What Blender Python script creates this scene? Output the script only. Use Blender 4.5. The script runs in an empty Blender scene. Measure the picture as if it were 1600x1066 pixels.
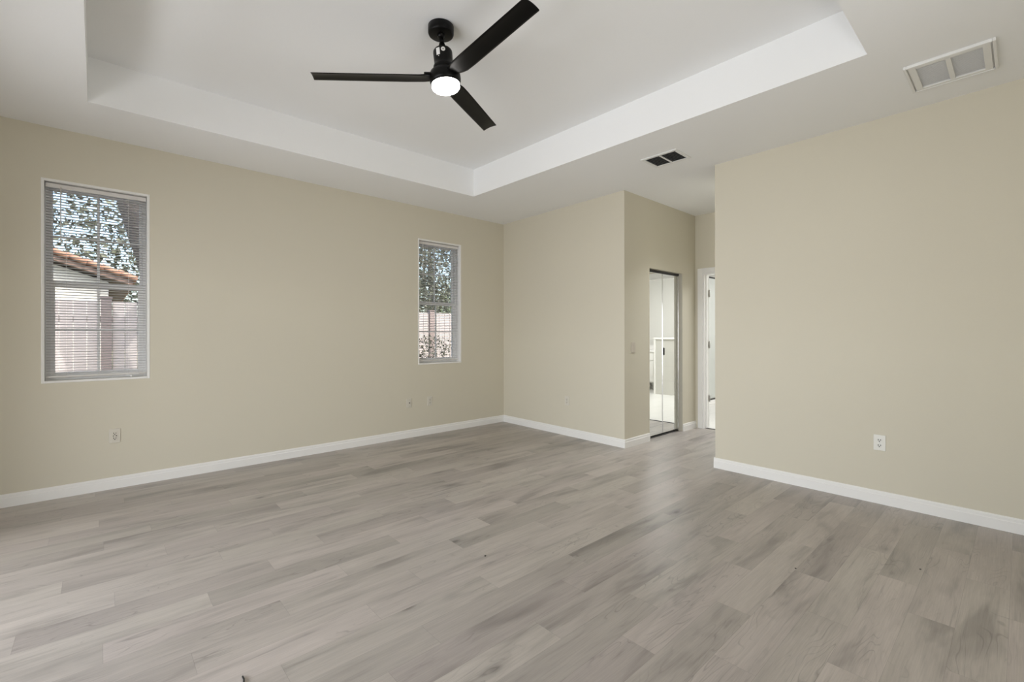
import bpy, bmesh, math, random
from mathutils import Matrix, Vector
random.seed(7)
sc = bpy.context.scene
C = sc.collection
PI = math.pi

# ---------------------------------------------------------------- camera
TH = 0.8380            # the view axis stands 48 degrees off the long (X) axis of the room
CAM_H = 1.25
cam_d = bpy.data.cameras.new('camera')
cam = bpy.data.objects.new('camera', cam_d)
C.objects.link(cam)
fwd = Vector((math.cos(TH), math.sin(TH), 0.0))
rgt = Vector((math.sin(TH), -math.cos(TH), 0.0))
ROLL = 0.0015
up = Vector((0, 0, 1))
r2 = rgt * math.cos(ROLL) + up * math.sin(ROLL) * -1
u2 = up * math.cos(ROLL) + rgt * math.sin(ROLL)
M = Matrix((r2, u2, -fwd)).transposed().to_4x4()
M.translation = (0, 0, CAM_H)
cam.matrix_world = M
cam_d.sensor_fit = 'HORIZONTAL'
cam_d.sensor_width = 36.0
cam_d.lens = 717.3 / 1600 * 36.0
cam_d.shift_x = 0.0
cam_d.shift_y = -(533 - 523.3) / 1600
cam_d.clip_start = 0.02
cam_d.clip_end = 300
sc.camera = cam

# ---------------------------------------------------------------- world, sun, daylight, exposure
w = bpy.data.worlds.new('sky')
sc.world = w
w.use_nodes = True
wn = w.node_tree.nodes
wl = w.node_tree.links
wn.clear()
wo = wn.new('ShaderNodeOutputWorld')
wb = wn.new('ShaderNodeBackground')
sky = wn.new('ShaderNodeTexSky')
sky.sky_type = 'NISHITA'
sky.sun_disc = False
sky.sun_elevation = math.radians(52)
sky.sun_rotation = math.radians(160)
sky.air_density = 1.0
sky.dust_density = 4.0
wl.new(sky.outputs[0], wb.inputs[0])
wb.inputs[1].default_value = 0.70
wl.new(wb.outputs[0], wo.inputs[0])


def lamp(name, kind, energy, loc, direction, color=(1, 1, 1), size=None, size_y=None, angle=None, spread=None):
    d = bpy.data.lights.new(name, kind)
    d.energy = energy
    d.color = color
    if kind == 'AREA':
        d.shape = 'RECTANGLE'
        d.size = size
        d.size_y = size_y
        if spread:
            d.spread = spread
    if kind == 'SUN':
        d.angle = angle
    o = bpy.data.objects.new(name, d)
    C.objects.link(o)
    o.location = loc
    o.rotation_euler = Vector(direction).to_track_quat('-Z', 'Y').to_euler()
    return o


lamp('sun', 'SUN', 3.4, (0, -6, 12), (-0.30, 0.62, -0.85), (1.0, 0.95, 0.88), angle=0.01)
# daylight through the sliding door, then added fills at the patio and rear doorway
lamp('daylight_slider', 'AREA', 292, (-3.6, 2.2, 1.40), (1, 0.0, 0.0), (0.93, 0.95, 1.0), 4.8, 2.0)
lamp('patio_fill', 'AREA', 102, (-2.5, 2.2, 0.05), (0.55, 0.0, 1.0), (0.93, 0.945, 1.0), 4.6, 1.6)  # added upward fill, stands in for patio bounce and lifts the ceiling
lamp('doorway_fill', 'AREA', 38, (1.7, -2.7, 1.3), (0, 1, 0.0), (1.0, 0.99, 0.96), 3.2, 2.2)  # added fill behind the camera to even out the room
# bathroom ceiling lamp, then added fills for the hall and the ceiling
lamp('bathroom_light', 'AREA', 85, (7.9, 1.6, 2.80), (0, 0, -1), (0.98, 0.985, 1.0), 1.6, 1.6)
lamp('hall_fill', 'AREA', 7.8, (5.0, 2.15, 2.83), (0, 0, -1), (0.92, 0.96, 1.0), 0.3, 0.3, spread=math.radians(95))  # added downward fill to brighten the hall, no fixture there
lamp('ceiling_fill', 'AREA', 11.5, (1.3, -0.2, 1.55), (0.5, 0.45, 1.0), (0.96, 0.98, 1.0), 0.5, 0.5)  # added upward fill near the camera, brightens the ceiling

sc.view_settings.view_transform = 'Standard'
sc.view_settings.look = 'None'
sc.view_settings.gamma = 1.0
sc.view_settings.use_curve_mapping = False
sc.view_settings.exposure = 0.0
sc.cycles.use_denoising = True
sc.cycles.max_bounces = 10
sc.cycles.diffuse_bounces = 6
sc.cycles.glossy_bounces = 5
sc.cycles.transparent_max_bounces = 24
sc.cycles.sample_clamp_indirect = 6.0
sc.cycles.caustics_reflective = False


# ---------------------------------------------------------------- materials
def new_mat(name):
    m = bpy.data.materials.new(name)
    m.use_nodes = True
    nt = m.node_tree
    return m, nt, nt.nodes, nt.links, nt.nodes['Principled BSDF']


def plain(name, col, rough=0.5, metal=0.0, var=0.04, scale=6.0, bump=0.0, bscale=200.0, spec=0.5, bdist=0.002):
    m, nt, N, L, b = new_mat(name)
    tc = N.new('ShaderNodeTexCoord')
    no = N.new('ShaderNodeTexNoise')
    no.inputs['Scale'].default_value = scale
    no.inputs['Detail'].default_value = 4
    L.new(tc.outputs['Object'], no.inputs['Vector'])
    mx = N.new('ShaderNodeMix')
    mx.data_type = 'RGBA'
    mx.inputs[6].default_value = (*[c * (1 - var) for c in col], 1)
    mx.inputs[7].default_value = (*[min(1, c * (1 + var)) for c in col], 1)
    L.new(no.outputs['Fac'], mx.inputs[0])
    L.new(mx.outputs[2], b.inputs['Base Color'])
    b.inputs['Roughness'].default_value = rough
    b.inputs['Metallic'].default_value = metal
    b.inputs['Specular IOR Level'].default_value = spec
    if bump:
        n2 = N.new('ShaderNodeTexNoise')
        n2.inputs['Scale'].default_value = bscale
        n2.inputs['Detail'].default_value = 3
        L.new(tc.outputs['Object'], n2.inputs['Vector'])
        bp = N.new('ShaderNodeBump')
        bp.inputs['Strength'].default_value = bump
        bp.inputs['Distance'].default_value = bdist
        L.new(n2.outputs['Fac'], bp.inputs['Height'])
        L.new(bp.outputs[0], b.inputs['Normal'])
    return m


WALL = plain('wall_paint', (0.645, 0.605, 0.495), 0.7, var=0.012, scale=1.2, bump=0.25, bscale=160, spec=0.3)
CEIL = plain('ceiling_paint', (0.88, 0.885, 0.88), 0.85, var=0.012, scale=1.5, bump=0.35, bscale=70, spec=0.2)
BATHW = plain('bath_paint', (0.80, 0.79, 0.76), 0.6, var=0.01, scale=2)
TRIM = plain('trim_paint', (0.84, 0.83, 0.80), 0.35, var=0.01, scale=8)
VINYL = plain('white_vinyl', (0.90, 0.90, 0.89), 0.35, var=0.01)
PLASTIC = plain('white_plastic', (0.76, 0.75, 0.69), 0.3, var=0.01)
ALMOND = plain('almond_plastic', (0.66, 0.625, 0.54), 0.3, var=0.01)
FAINT = plain('faint_slot', (0.22, 0.20, 0.16), 0.6)  # lighter slot tone for the outlets whose slots look faint
SLOT = plain('dark_slot', (0.02, 0.018, 0.015), 0.6)
SLAT = plain('blind_slat', (0.66, 0.645, 0.63), 0.45, var=0.02)
RAIL = plain('blind_rail', (0.70, 0.68, 0.65), 0.4, var=0.02)
BLACK = plain('black_metal', (0.003, 0.0028, 0.0026), 0.34, var=0.1, spec=0.17)
BLADE = plain('black_blade', (0.0035, 0.0032, 0.003), 0.36, var=0.25, scale=14, spec=0.15)
STICK = plain('sticker_paper', (0.75, 0.74, 0.72), 0.5)
CHROME = plain('chrome', (0.75, 0.75, 0.74), 0.18, metal=1.0, var=0.01)
STEEL = plain('satin_steel', (0.42, 0.41, 0.38), 0.35, metal=1.0, var=0.03)
MIRROR = plain('mirror_glass', (0.90, 0.92, 0.90), 0.01, metal=1.0, var=0.0)
DARK = plain('dark_metal', (0.03, 0.028, 0.025), 0.45)
METALW = plain('white_metal', (0.80, 0.80, 0.78), 0.4, var=0.01)
LOUV = plain('louvre_metal', (0.88, 0.88, 0.86), 0.45, var=0.02)
DUCT = plain('duct_dark', (0.05, 0.05, 0.048), 0.7)
TILEW = None
COUNTER = plain('white_quartz', (0.82, 0.81, 0.79), 0.2, var=0.03, scale=10)
STUCCO = plain('white_stucco', (0.70, 0.66, 0.60), 0.9, var=0.05, scale=3, bump=0.5, bscale=60)
CONC = plain('concrete', (0.45, 0.43, 0.40), 0.9, var=0.1, scale=3, bump=0.3, bscale=80)
FENCE = plain('shaded_fence_vinyl', (0.50, 0.44, 0.43), 0.5, var=0.04, scale=2)  # white boards with mauve tree shade put into the colour
POST = plain('fence_post_paint', (0.28, 0.22, 0.21), 0.6, var=0.08)
CLAY = plain('clay_tile', (0.36, 0.185, 0.125), 0.8, var=0.25, scale=7, bump=0.3, bscale=40)
FASCIA = plain('brown_fascia', (0.16, 0.10, 0.08), 0.7, var=0.1)
BARK = plain('oak_bark', (0.060, 0.047, 0.042), 0.9, var=0.45, scale=9, bump=0.9, bscale=26, bdist=0.03)
RUBBER = plain('black_rubber', (0.012, 0.012, 0.012), 0.5)


def leaf_mat(name, a, b_):
    m, nt, N, L, b = new_mat(name)
    gi = N.new('ShaderNodeNewGeometry')
    ramp = N.new('ShaderNodeMix')
    ramp.data_type = 'RGBA'
    ramp.inputs[6].default_value = (*a, 1)
    ramp.inputs[7].default_value = (*b_, 1)
    L.new(gi.outputs['Random Per Island'], ramp.inputs[0])
    L.new(ramp.outputs[2], b.inputs['Base Color'])
    b.inputs['Roughness'].default_value = 0.55
    return m


LEAF1 = leaf_mat('oak_leaf', (0.030, 0.038, 0.022), (0.11, 0.12, 0.075))
LEAF2 = leaf_mat('bright_leaf', (0.05, 0.085, 0.025), (0.17, 0.22, 0.08))
LEAF3 = leaf_mat('shrub_leaf', (0.04, 0.05, 0.03), (0.13, 0.12, 0.08))


def glass_mat():
    m, nt, N, L, b = new_mat('window_glass')
    out = N['Material Output']
    N.remove(b)
    tr = N.new('ShaderNodeBsdfTransparent')
    tr.inputs[0].default_value = (0.96, 0.98, 0.97, 1)
    gl = N.new('ShaderNodeBsdfGlossy')
    gl.inputs['Roughness'].default_value = 0.02
    fr = N.new('ShaderNodeFresnel')
    fr.inputs[0].default_value = 1.45
    mx = N.new('ShaderNodeMixShader')
    L.new(fr.outputs[0], mx.inputs[0])
    L.new(tr.outputs[0], mx.inputs[1])
    L.new(gl.outputs[0], mx.inputs[2])
    L.new(mx.outputs[0], out.inputs[0])
    return m


GLASS = glass_mat()


def lens_mat():
    m, nt, N, L, b = new_mat('lamp_diffuser')
    b.inputs['Base Color'].default_value = (0.9, 0.88, 0.85, 1)
    b.inputs['Emission Color'].default_value = (1.0, 0.965, 0.91, 1)
    b.inputs['Emission Strength'].default_value = 24
    return m


LENS = lens_mat()


def math_node(N, L, op, a, b=None, c=None):
    n = N.new('ShaderNodeMath')
    n.operation = op
    for i, v in enumerate((a, b, c)):
        if v is None:
            continue
        if isinstance(v, (int, float)):
            n.inputs[i].default_value = v
        else:
            L.new(v, n.inputs[i])
    return n.outputs[0]


def floor_mat():
    m, nt, N, L, b = new_mat('grey_oak_plank')
    PW, PL, Y0 = 0.1535, 0.953, 0.960
    geo = N.new('ShaderNodeNewGeometry')
    sep = N.new('ShaderNodeSeparateXYZ')
    L.new(geo.outputs['Position'], sep.inputs[0])
    X, Y = sep.outputs[0], sep.outputs[1]
    mt = lambda *a: math_node(N, L, *a)
    yy = mt('DIVIDE', mt('SUBTRACT', Y, Y0), PW)
    row = mt('FLOOR', yy)
    fy = mt('SUBTRACT', yy, row)
    wr = N.new('ShaderNodeTexWhiteNoise')
    wr.noise_dimensions = '1D'
    L.new(row, wr.inputs['W'])
    jit = mt('MULTIPLY', mt('SUBTRACT', wr.outputs['Value'], 0.5), 0.16)
    off = mt('ADD', mt('MULTIPLY', row, 0.37), jit)
    xx = mt('SUBTRACT', mt('DIVIDE', mt('SUBTRACT', X, 1.60), PL), off)
    colm = mt('FLOOR', xx)
    fx = mt('SUBTRACT', xx, colm)
    cid = N.new('ShaderNodeCombineXYZ')
    L.new(row, cid.inputs[0])
    L.new(colm, cid.inputs[1])
    wp = N.new('ShaderNodeTexWhiteNoise')
    wp.noise_dimensions = '3D'
    L.new(cid.outputs[0], wp.inputs['Vector'])
    pid = wp.outputs['Value']
    sp = N.new('ShaderNodeSeparateColor')
    L.new(wp.outputs['Color'], sp.inputs[0])
    # distance to the nearest seam in metres
    sy = mt('MULTIPLY', mt('MINIMUM', fy, mt('SUBTRACT', 1.0, fy)), PW)
    sx = mt('MULTIPLY', mt('MINIMUM', fx, mt('SUBTRACT', 1.0, fx)), PL)
    seam = mt('LESS_THAN', mt('MINIMUM', sy, sx), 0.0008)

    def noise(kx, ky, ox, scale=1.0, detail=5.0, dist=0.0, rough=0.6):
        v = N.new('ShaderNodeCombineXYZ')
        L.new(mt('ADD', mt('MULTIPLY', X, kx), mt('MULTIPLY', sp.outputs[0], ox)), v.inputs[0])
        L.new(mt('ADD', mt('MULTIPLY', Y, ky), mt('MULTIPLY', sp.outputs[1], ox * 0.7)), v.inputs[1])
        L.new(mt('MULTIPLY', pid, 31.0), v.inputs[2])
        n = N.new('ShaderNodeTexNoise')
        n.inputs['Scale'].default_value = scale
        n.inputs['Detail'].default_value = detail
        n.inputs['Roughness'].default_value = rough
        n.inputs['Distortion'].default_value = dist
        L.new(v.outputs[0], n.inputs['Vector'])
        return n.outputs['Fac']

    broad = noise(1.3, 6.5, 60.0, 1.0, 3.0, 0.5)
    grain = noise(2.2, 34.0, 80.0, 1.0, 6.0, 0.9)
    fine = noise(7.0, 240.0, 40.0, 1.0, 3.0, 0.0)

    def ramp(f, stops):
        r = N.new('ShaderNodeValToRGB')
        cr = r.color_ramp
        cr.elements[0].position, cr.elements[0].color = stops[0][0], (*[stops[0][1]] * 3, 1)
        cr.elements[1].position, cr.elements[1].color = stops[-1][0], (*[stops[-1][1]] * 3, 1)
        for p, v in stops[1:-1]:
            e = cr.elements.new(p)
            e.color = (v, v, v, 1)
        L.new(f, r.inputs[0])
        return r.outputs[0]

    f_b = ramp(broad, [(0.30, 0.66), (0.45, 0.94), (0.62, 1.06)])
    f_g = ramp(grain, [(0.25, 0.70), (0.40, 0.95), (0.55, 1.0), (0.75, 1.05)])
    f_f = ramp(fine, [(0.3, 0.91), (0.7, 1.06)])
    # cathedral figure: rings around a stretched centre, only on part of the planks
    cv = N.new('ShaderNodeCombineXYZ')
    L.new(mt('ADD', mt('MULTIPLY', X, 1.6), mt('MULTIPLY', sp.outputs[2], 9.0)), cv.inputs[0])
    L.new(mt('MULTIPLY', Y, 9.0), cv.inputs[1])
    L.new(mt('MULTIPLY', pid, 17.0), cv.inputs[2])
    wv = N.new('ShaderNodeTexNoise')
    wv.inputs['Scale'].default_value = 0.9
    wv.inputs['Detail'].default_value = 2.0
    wv.inputs['Distortion'].default_value = 0.4
    L.new(cv.outputs[0], wv.inputs['Vector'])
    ring = mt('FRACT', mt('MULTIPLY', wv.outputs['Fac'], 16.0))
    ring = ramp(ring, [(0.0, 0.70), (0.14, 0.98), (0.92, 1.0), (1.0, 0.80)])
    msk = noise(1.4, 5.0, 33.0, 1.0, 2.0)
    msk = ramp(msk, [(0.52, 0.0), (0.64, 1.0)])
    ringm = mt('ADD', mt('MULTIPLY', mt('SUBTRACT', ring, 1.0), msk), 1.0)
    # knots
    kv = N.new('ShaderNodeCombineXYZ')
    L.new(mt('ADD', mt('MULTIPLY', X, 1.5), mt('MULTIPLY', sp.outputs[1], 7.0)), kv.inputs[0])
    L.new(mt('ADD', mt('MULTIPLY', Y, 3.6), mt('MULTIPLY', sp.outputs[2], 5.0)), kv.inputs[1])
    L.new(mt('MULTIPLY', pid, 13.0), kv.inputs[2])
    vo = N.new('ShaderNodeTexVoronoi')
    vo.inputs['Scale'].default_value = 1.0
    L.new(kv.outputs[0], vo.inputs['Vector'])
    kn = ramp(vo.outputs['Distance'], [(0.02, 0.42), (0.07, 0.84), (0.16, 1.0)])
    tone = mt('ADD', mt('MULTIPLY', sp.outputs[0], 0.26), 0.87)
    v = mt('MULTIPLY', mt('MULTIPLY', mt('MULTIPLY', f_b, f_g), mt('MULTIPLY', f_f, ringm)), mt('MULTIPLY', kn, tone))
    v = mt('MULTIPLY', v, mt('SUBTRACT', 1.0, mt('MULTIPLY', seam, 0.22)))
    mxh = N.new('ShaderNodeMix')
    mxh.data_type = 'RGBA'
    mxh.inputs[6].default_value = (0.455, 0.408, 0.376, 1)
    mxh.inputs[7].default_value = (0.442, 0.406, 0.364, 1)
    L.new(sp.outputs[1], mxh.inputs[0])
    vm = N.new('ShaderNodeVectorMath')
    vm.operation = 'SCALE'
    L.new(mxh.outputs[2], vm.inputs[0])
    L.new(v, vm.inputs['Scale'])
    L.new(vm.outputs[0], b.inputs['Base Color'])
    rr = mt('ADD', mt('MULTIPLY', grain, 0.16), 0.30)
    L.new(rr, b.inputs['Roughness'])
    b.inputs['Specular IOR Level'].default_value = 0.5
    bp = N.new('ShaderNodeBump')
    bp.inputs['Strength'].default_value = 0.18
    bp.inputs['Distance'].default_value = 0.001
    L.new(mt('SUBTRACT', v, mt('MULTIPLY', seam, 1.0)), bp.inputs['Height'])
    L.new(bp.outputs[0], b.inputs['Normal'])
    return m


def tile_mat(name, col, grout, sx, sy, sz, rough=0.25, var=0.03):
    m, nt, N, L, b = new_mat(name)
    geo = N.new('ShaderNodeNewGeometry')
    sep = N.new('ShaderNodeSeparateXYZ')
    L.new(geo.outputs['Position'], sep.inputs[0])
    mt = lambda *a: math_node(N, L, *a)
    line = None
    ids = N.new('ShaderNodeCombineXYZ')
    for i, s in enumerate((sx, sy, sz)):
        if not s:
            continue
        q = mt('DIVIDE', mt('ADD', sep.outputs[i], 0.013), s)
        fl = mt('FLOOR', q)
        f = mt('SUBTRACT', q, fl)
        L.new(fl, ids.inputs[i])
        d = mt('LESS_THAN', mt('MULTIPLY', f, s), 0.004)
        line = d if line is None else mt('MAXIMUM', line, d)
    wn_ = N.new('ShaderNodeTexWhiteNoise')
    L.new(ids.outputs[0], wn_.inputs['Vector'])
    no = N.new('ShaderNodeTexNoise')
    no.inputs['Scale'].default_value = 2.5
    no.inputs['Detail'].default_value = 5
    L.new(geo.outputs['Position'], no.inputs['Vector'])
    val = mt('ADD', mt('MULTIPLY', mt('ADD', wn_.outputs['Value'], no.outputs['Fac']), var), 1.0 - var)
    cmx = N.new('ShaderNodeMix')
    cmx.data_type = 'RGBA'
    cmx.inputs[6].default_value = (*col, 1)
    cmx.inputs[7].default_value = (*grout, 1)
    L.new(line, cmx.inputs[0])
    vm = N.new('ShaderNodeVectorMath')
    vm.operation = 'SCALE'
    L.new(cmx.outputs[2], vm.inputs[0])
    L.new(val, vm.inputs['Scale'])
    L.new(vm.outputs[0], b.inputs['Base Color'])
    b.inputs['Roughness'].default_value = rough
    return m


def grass_mat():
    m, nt, N, L, b = new_mat('lawn_grass')
    geo = N.new('ShaderNodeNewGeometry')
    no = N.new('ShaderNodeTexNoise')
    no.inputs['Scale'].default_value = 9
    no.inputs['Detail'].default_value = 8
    L.new(geo.outputs['Position'], no.inputs['Vector'])
    r = N.new('ShaderNodeValToRGB')
    r.color_ramp.elements[0].position = 0.3
    r.color_ramp.elements[0].color = (0.05, 0.06, 0.02, 1)
    r.color_ramp.elements[1].position = 0.7
    r.color_ramp.elements[1].color = (0.17, 0.16, 0.08, 1)
    L.new(no.outputs['Fac'], r.inputs[0])
    L.new(r.outputs[0], b.inputs['Base Color'])
    b.inputs['Roughness'].default_value = 0.95
    return m


FLOOR = floor_mat()
TILEW = tile_mat('bath_floor_tile', (0.78, 0.77, 0.74), (0.62, 0.61, 0.58), 0.6, 0.3, 0, 0.22)
TILEG = tile_mat('bath_wall_tile', (0.58, 0.57, 0.53), (0.50, 0.49, 0.46), 0.6, 0.6, 0.3, 0.25, 0.06)
GRASS = grass_mat()


# ---------------------------------------------------------------- mesh helpers
def box(bm, x0, x1, y0, y1, z0, z1, bev=0.0, seg=2, mat=None):
    vs = [bm.verts.new((x, y, z)) for x in (x0, x1) for y in (y0, y1) for z in (z0, z1)]
    idx = [(0, 1, 3, 2), (4, 6, 7, 5), (0, 4, 5, 1), (2, 3, 7, 6), (0, 2, 6, 4), (1, 5, 7, 3)]
    fs = [bm.faces.new([vs[i] for i in f]) for f in idx]
    if mat is not None:
        for f in fs:
            f.material_index = mat
    es = list({e for f in fs for e in f.edges})
    if bev > 0:
        bmesh.ops.bevel(bm, geom=es, offset=bev, segments=seg, profile=0.5, affect='EDGES', clamp_overlap=True)
    return vs


def lathe(bm, prof, n=48, center=(0, 0, 0), cap=True):
    """profile of (radius, z) turned about the z axis"""
    rings = []
    for r, z in prof:
        rings.append([bm.verts.new((center[0] + r * math.cos(2 * PI * k / n), center[1] + r * math.sin(2 * PI * k / n), center[2] + z)) for k in range(n)])
    for a, b_ in zip(rings[:-1], rings[1:]):
        for k in range(n):
            f = bm.faces.new((a[k], a[(k + 1) % n], b_[(k + 1) % n], b_[k]))
            f.smooth = True
    if cap:
        bm.faces.new(rings[0])
        bm.faces.new(rings[-1])


def tube(bm, pts, rad, n=10, cap=True):
    pts = [Vector(p) for p in pts]
    rads = rad if isinstance(rad, (list, tuple)) else [rad] * len(pts)
    rings = []
    prev = None
    for i, p in enumerate(pts):
        t = (pts[min(i + 1, len(pts) - 1)] - pts[max(i - 1, 0)]).normalized()
        a = Vector((0, 0, 1)) if abs(t.z) < 0.9 else Vector((1, 0, 0))
        u = t.cross(a).normalized()
        if prev is not None:
            u = (prev - t * prev.dot(t)).normalized()
        prev = u
        v = t.cross(u)
        rings.append([bm.verts.new(p + (u * math.cos(2 * PI * k / n) + v * math.sin(2 * PI * k / n)) * rads[i]) for k in range(n)])
    for a, b_ in zip(rings[:-1], rings[1:]):
        for k in range(n):
            f = bm.faces.new((a[k], a[(k + 1) % n], b_[(k + 1) % n], b_[k]))
            f.smooth = True
    if cap:
        bm.faces.new(rings[0])
        bm.faces.new(rings[-1])


def obj(name, bm, mat, parent=None, smooth_angle=None):
    bmesh.ops.recalc_face_normals(bm, faces=bm.faces)
    me = bpy.data.meshes.new(name)
    bm.to_mesh(me)
    bm.free()
    for m in (mat if isinstance(mat, (list, tuple)) else [mat]):
        me.materials.append(m)
    o = bpy.data.objects.new(name, me)
    C.objects.link(o)
    if parent is not None:
        o.parent = parent
    return o


def struct(name, bm, mat, frame=None):
    o = obj(name, bm, mat)
    o['kind'] = 'structure'
    if frame is not None:
        o.matrix_world = frame
    return o


def tag(o, label, cat, group=None):
    o['label'] = label
    o['category'] = cat
    if group:
        o['group'] = group
    return o


def thing(name, label, cat, matrix=None, group=None):
    o = bpy.data.objects.new(name, None)
    o.empty_display_size = 0.1
    C.objects.link(o)
    if matrix is not None:
        o.matrix_world = matrix
    return tag(o, label, cat, group)


def B():
    return bmesh.new()


def T(x, y, z):
    return Matrix.Translation((x, y, z))


def frame(a, b_):
    """wall frame: local x runs along the wall, local y points into the wall (away from the room)"""
    ang = math.atan2(b_[1] - a[1], b_[0] - a[0])
    return T(a[0], a[1], 0) @ Matrix.Rotation(ang, 4, 'Z')


# ---------------------------------------------------------------- the room
H = 2.842
TRAY = 3.15
TOP = 3.30
P0, P1 = (-1.1, 4.949), (4.345, 5.010)
FL = frame(P0, P1)                          # wall with the two windows
LL = 5.445
FB = frame(P1, (4.303, 2.930))              # far wall
LB = math.hypot(0.042, 2.08)
FA = frame((4.303, 2.930), (5.957, 2.937))  # hall wall with the mirrored doors
LA = 1.654
FE = frame((5.957, 2.937), (5.957, 0.0))    # end of the hall with the bathroom door
FR = frame((4.303, 1.929), (4.279, 0.0))    # wall at the right
YN = -0.50                                  # wall behind the camera
XN = -1.10                                  # wall with the sliding door


def wall_cells(bm, L0, L1, T0, T1, holes, z1=H):
    xs = sorted({L0, L1, *[h[0] for h in holes], *[h[1] for h in holes]})
    zs = sorted({0.0, z1, *[h[2] for h in holes], *[h[3] for h in holes]})
    for i in range(len(xs) - 1):
        for k in range(len(zs) - 1):
            cx, cz = (xs[i] + xs[i + 1]) / 2, (zs[k] + zs[k + 1]) / 2
            if any(h[0] < cx < h[1] and h[2] < cz < h[3] for h in holes):
                continue
            box(bm, xs[i], xs[i + 1], T0, T1, zs[k], zs[k + 1])
    bmesh.ops.remove_doubles(bm, verts=bm.verts, dist=0.0001)
    # drop the faces that two neighbouring cells share
    seen = {}
    for f in bm.faces:
        seen.setdefault(tuple(sorted(v.index for v in f.verts)), []).append(f)


def wall_mesh(L0, L1, T0, T1, holes, z1=H):
    bm = B()
    wall_cells(bm, L0, L1, T0, T1, holes, z1)
    bm.verts.index_update()
    seen = {}
    for f in bm.faces:
        seen.setdefault(frozenset(v.index for v in f.verts), []).append(f)
    dead = [f for fs in seen.values() if len(fs) > 1 for f in fs]
    bmesh.ops.delete(bm, geom=dead, context='FACES_ONLY')
    return bm


W1 = (0.787, 1.411, 0.885, 2.435)           # window openings: along the wall and up
W2 = (4.044, 4.678, 0.880, 2.435)
struct('wall_left', wall_mesh(-0.15, 11.6, 0.0, 0.17, [W1, W2]), [WALL], FL)
struct('wall_back', wall_mesh(0.0, LB, 0.0, 0.11, []), [WALL], FB)
D1 = (0.505, 1.300, 0.0, 2.035)             # closet opening
struct('wall_alcove', wall_mesh(0.0, LA + 0.12, 0.0, 0.11, [D1]), [WALL], FA)
D2 = (0.110, 0.872, 0.0, 2.055)             # bathroom doorway
struct('wall_hall_end', wall_mesh(-2.2, 3.5, 0.0, 0.12, [D2]), [WALL], FE)
struct('wall_right', wall_mesh(0.0, 2.55, 0.0, 0.12, []), [WALL], FR)
bm = B()
box(bm, 4.42, 5.957, 1.815, 1.929, 0, H)
struct('wall_hall_side', bm, [WALL])
# walls behind the camera
D3 = (0.6, 3.9, 0.0, 2.05)
bm = wall_mesh(YN - 0.12, 5.1, 0.0, 0.12, [D3])
bmesh.ops.transform(bm, matrix=Matrix(((0, -1, 0, XN), (1, 0, 0, 0), (0, 0, 1, 0), (0, 0, 0, 1))), verts=bm.verts)
struct('wall_near', bm, [WALL])
D4 = (0.7, 3.1, 0.0, 2.2)
bm = wall_mesh(XN - 0.12, 4.5, YN - 0.12, YN, [D4])
struct('wall_rear', bm, [WALL])
# unseen walls added behind the doorway to keep the sun out
bm = B()
box(bm, XN - 0.12, 4.5, YN - 2.82, YN - 2.70, 0, H)
box(bm, XN - 0.12, 0.0, YN - 2.70, YN - 0.12, 0, H)
box(bm, 3.9, 4.5, YN - 2.70, YN - 0.12, 0, H)
struct('wall_sun_block', bm, [WALL])
# bathroom shell
bm = B()
box(bm, 10.1, 10.22, -0.62, 5.2, 0, H)
struct('wall_bath_far', bm, [BATHW])
bm = B()
box(bm, 4.42, 10.22, -0.74, -0.62, 0, H)
struct('wall_bath_rear', bm, [BATHW])
bm = B()
box(bm, 6.077, 10.1, 3.82, 3.94, 0, H)
struct('wall_bath_side', bm, [TILEG])

# floors
bm = B()
box(bm, XN - 0.12, 6.015, YN - 2.75, 5.05, -0.12, 0.0)
struct('floor', bm, [FLOOR])
bm = B()
box(bm, 6.015, 10.22, -0.74, 5.1, -0.12, 0.0)
struct('floor_bathroom', bm, [TILEW])
bm = B()
box(bm, 6.000, 6.030, 2.065, 2.827, 0.0, 0.006, 0.002)
struct('trim_1', bm, [DARK])

# ceiling with its raised tray
bm = B()
O = [(XN - 0.12, YN - 2.75), (10.3, YN - 2.75), (10.3, 5.25), (XN - 0.12, 5.25)]
TR = [(-0.045, 0.600), (3.249, 0.587), (3.208, 4.218), (-0.055, 4.255)]
o_v = [bm.verts.new((*p, H)) for p in O]
t_v = [bm.verts.new((*p, H)) for p in TR]
u_v = [bm.verts.new((*p, TRAY)) for p in TR]
for k in range(4):
    j = (k + 1) % 4
    bm.faces.new((o_v[k], o_v[j], t_v[j], t_v[k]))
    bm.faces.new((t_v[k], t_v[j], u_v[j], u_v[k]))
bm.faces.new(u_v)
struct('ceiling', bm, [CEIL])
bm = B()
box(bm, XN - 0.6, 10.8, YN - 3.3, 5.7, TOP, TOP + 0.12)
struct('roof', bm, [CONC])
bm = B()
box(bm, XN - 4.6, XN - 0.12, YN - 1.5, 5.3, 2.75, 2.90)  # unseen slab added outside the sliding door to hold back the sky
struct('ceiling_sky_block', bm, [CONC])
bm = B()
box(bm, XN - 4.6, XN - 0.12, YN - 1.5, 5.3, -0.14, -0.02)
struct('floor_porch', bm, [CONC])
bm = B()
box(bm, XN - 0.13, 10.3, 5.12, 5.22, H, TOP)
box(bm, XN - 0.13, XN - 0.02, YN - 2.85, 5.22, H, TOP)
struct('wall_eave', bm, [STUCCO])


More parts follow.
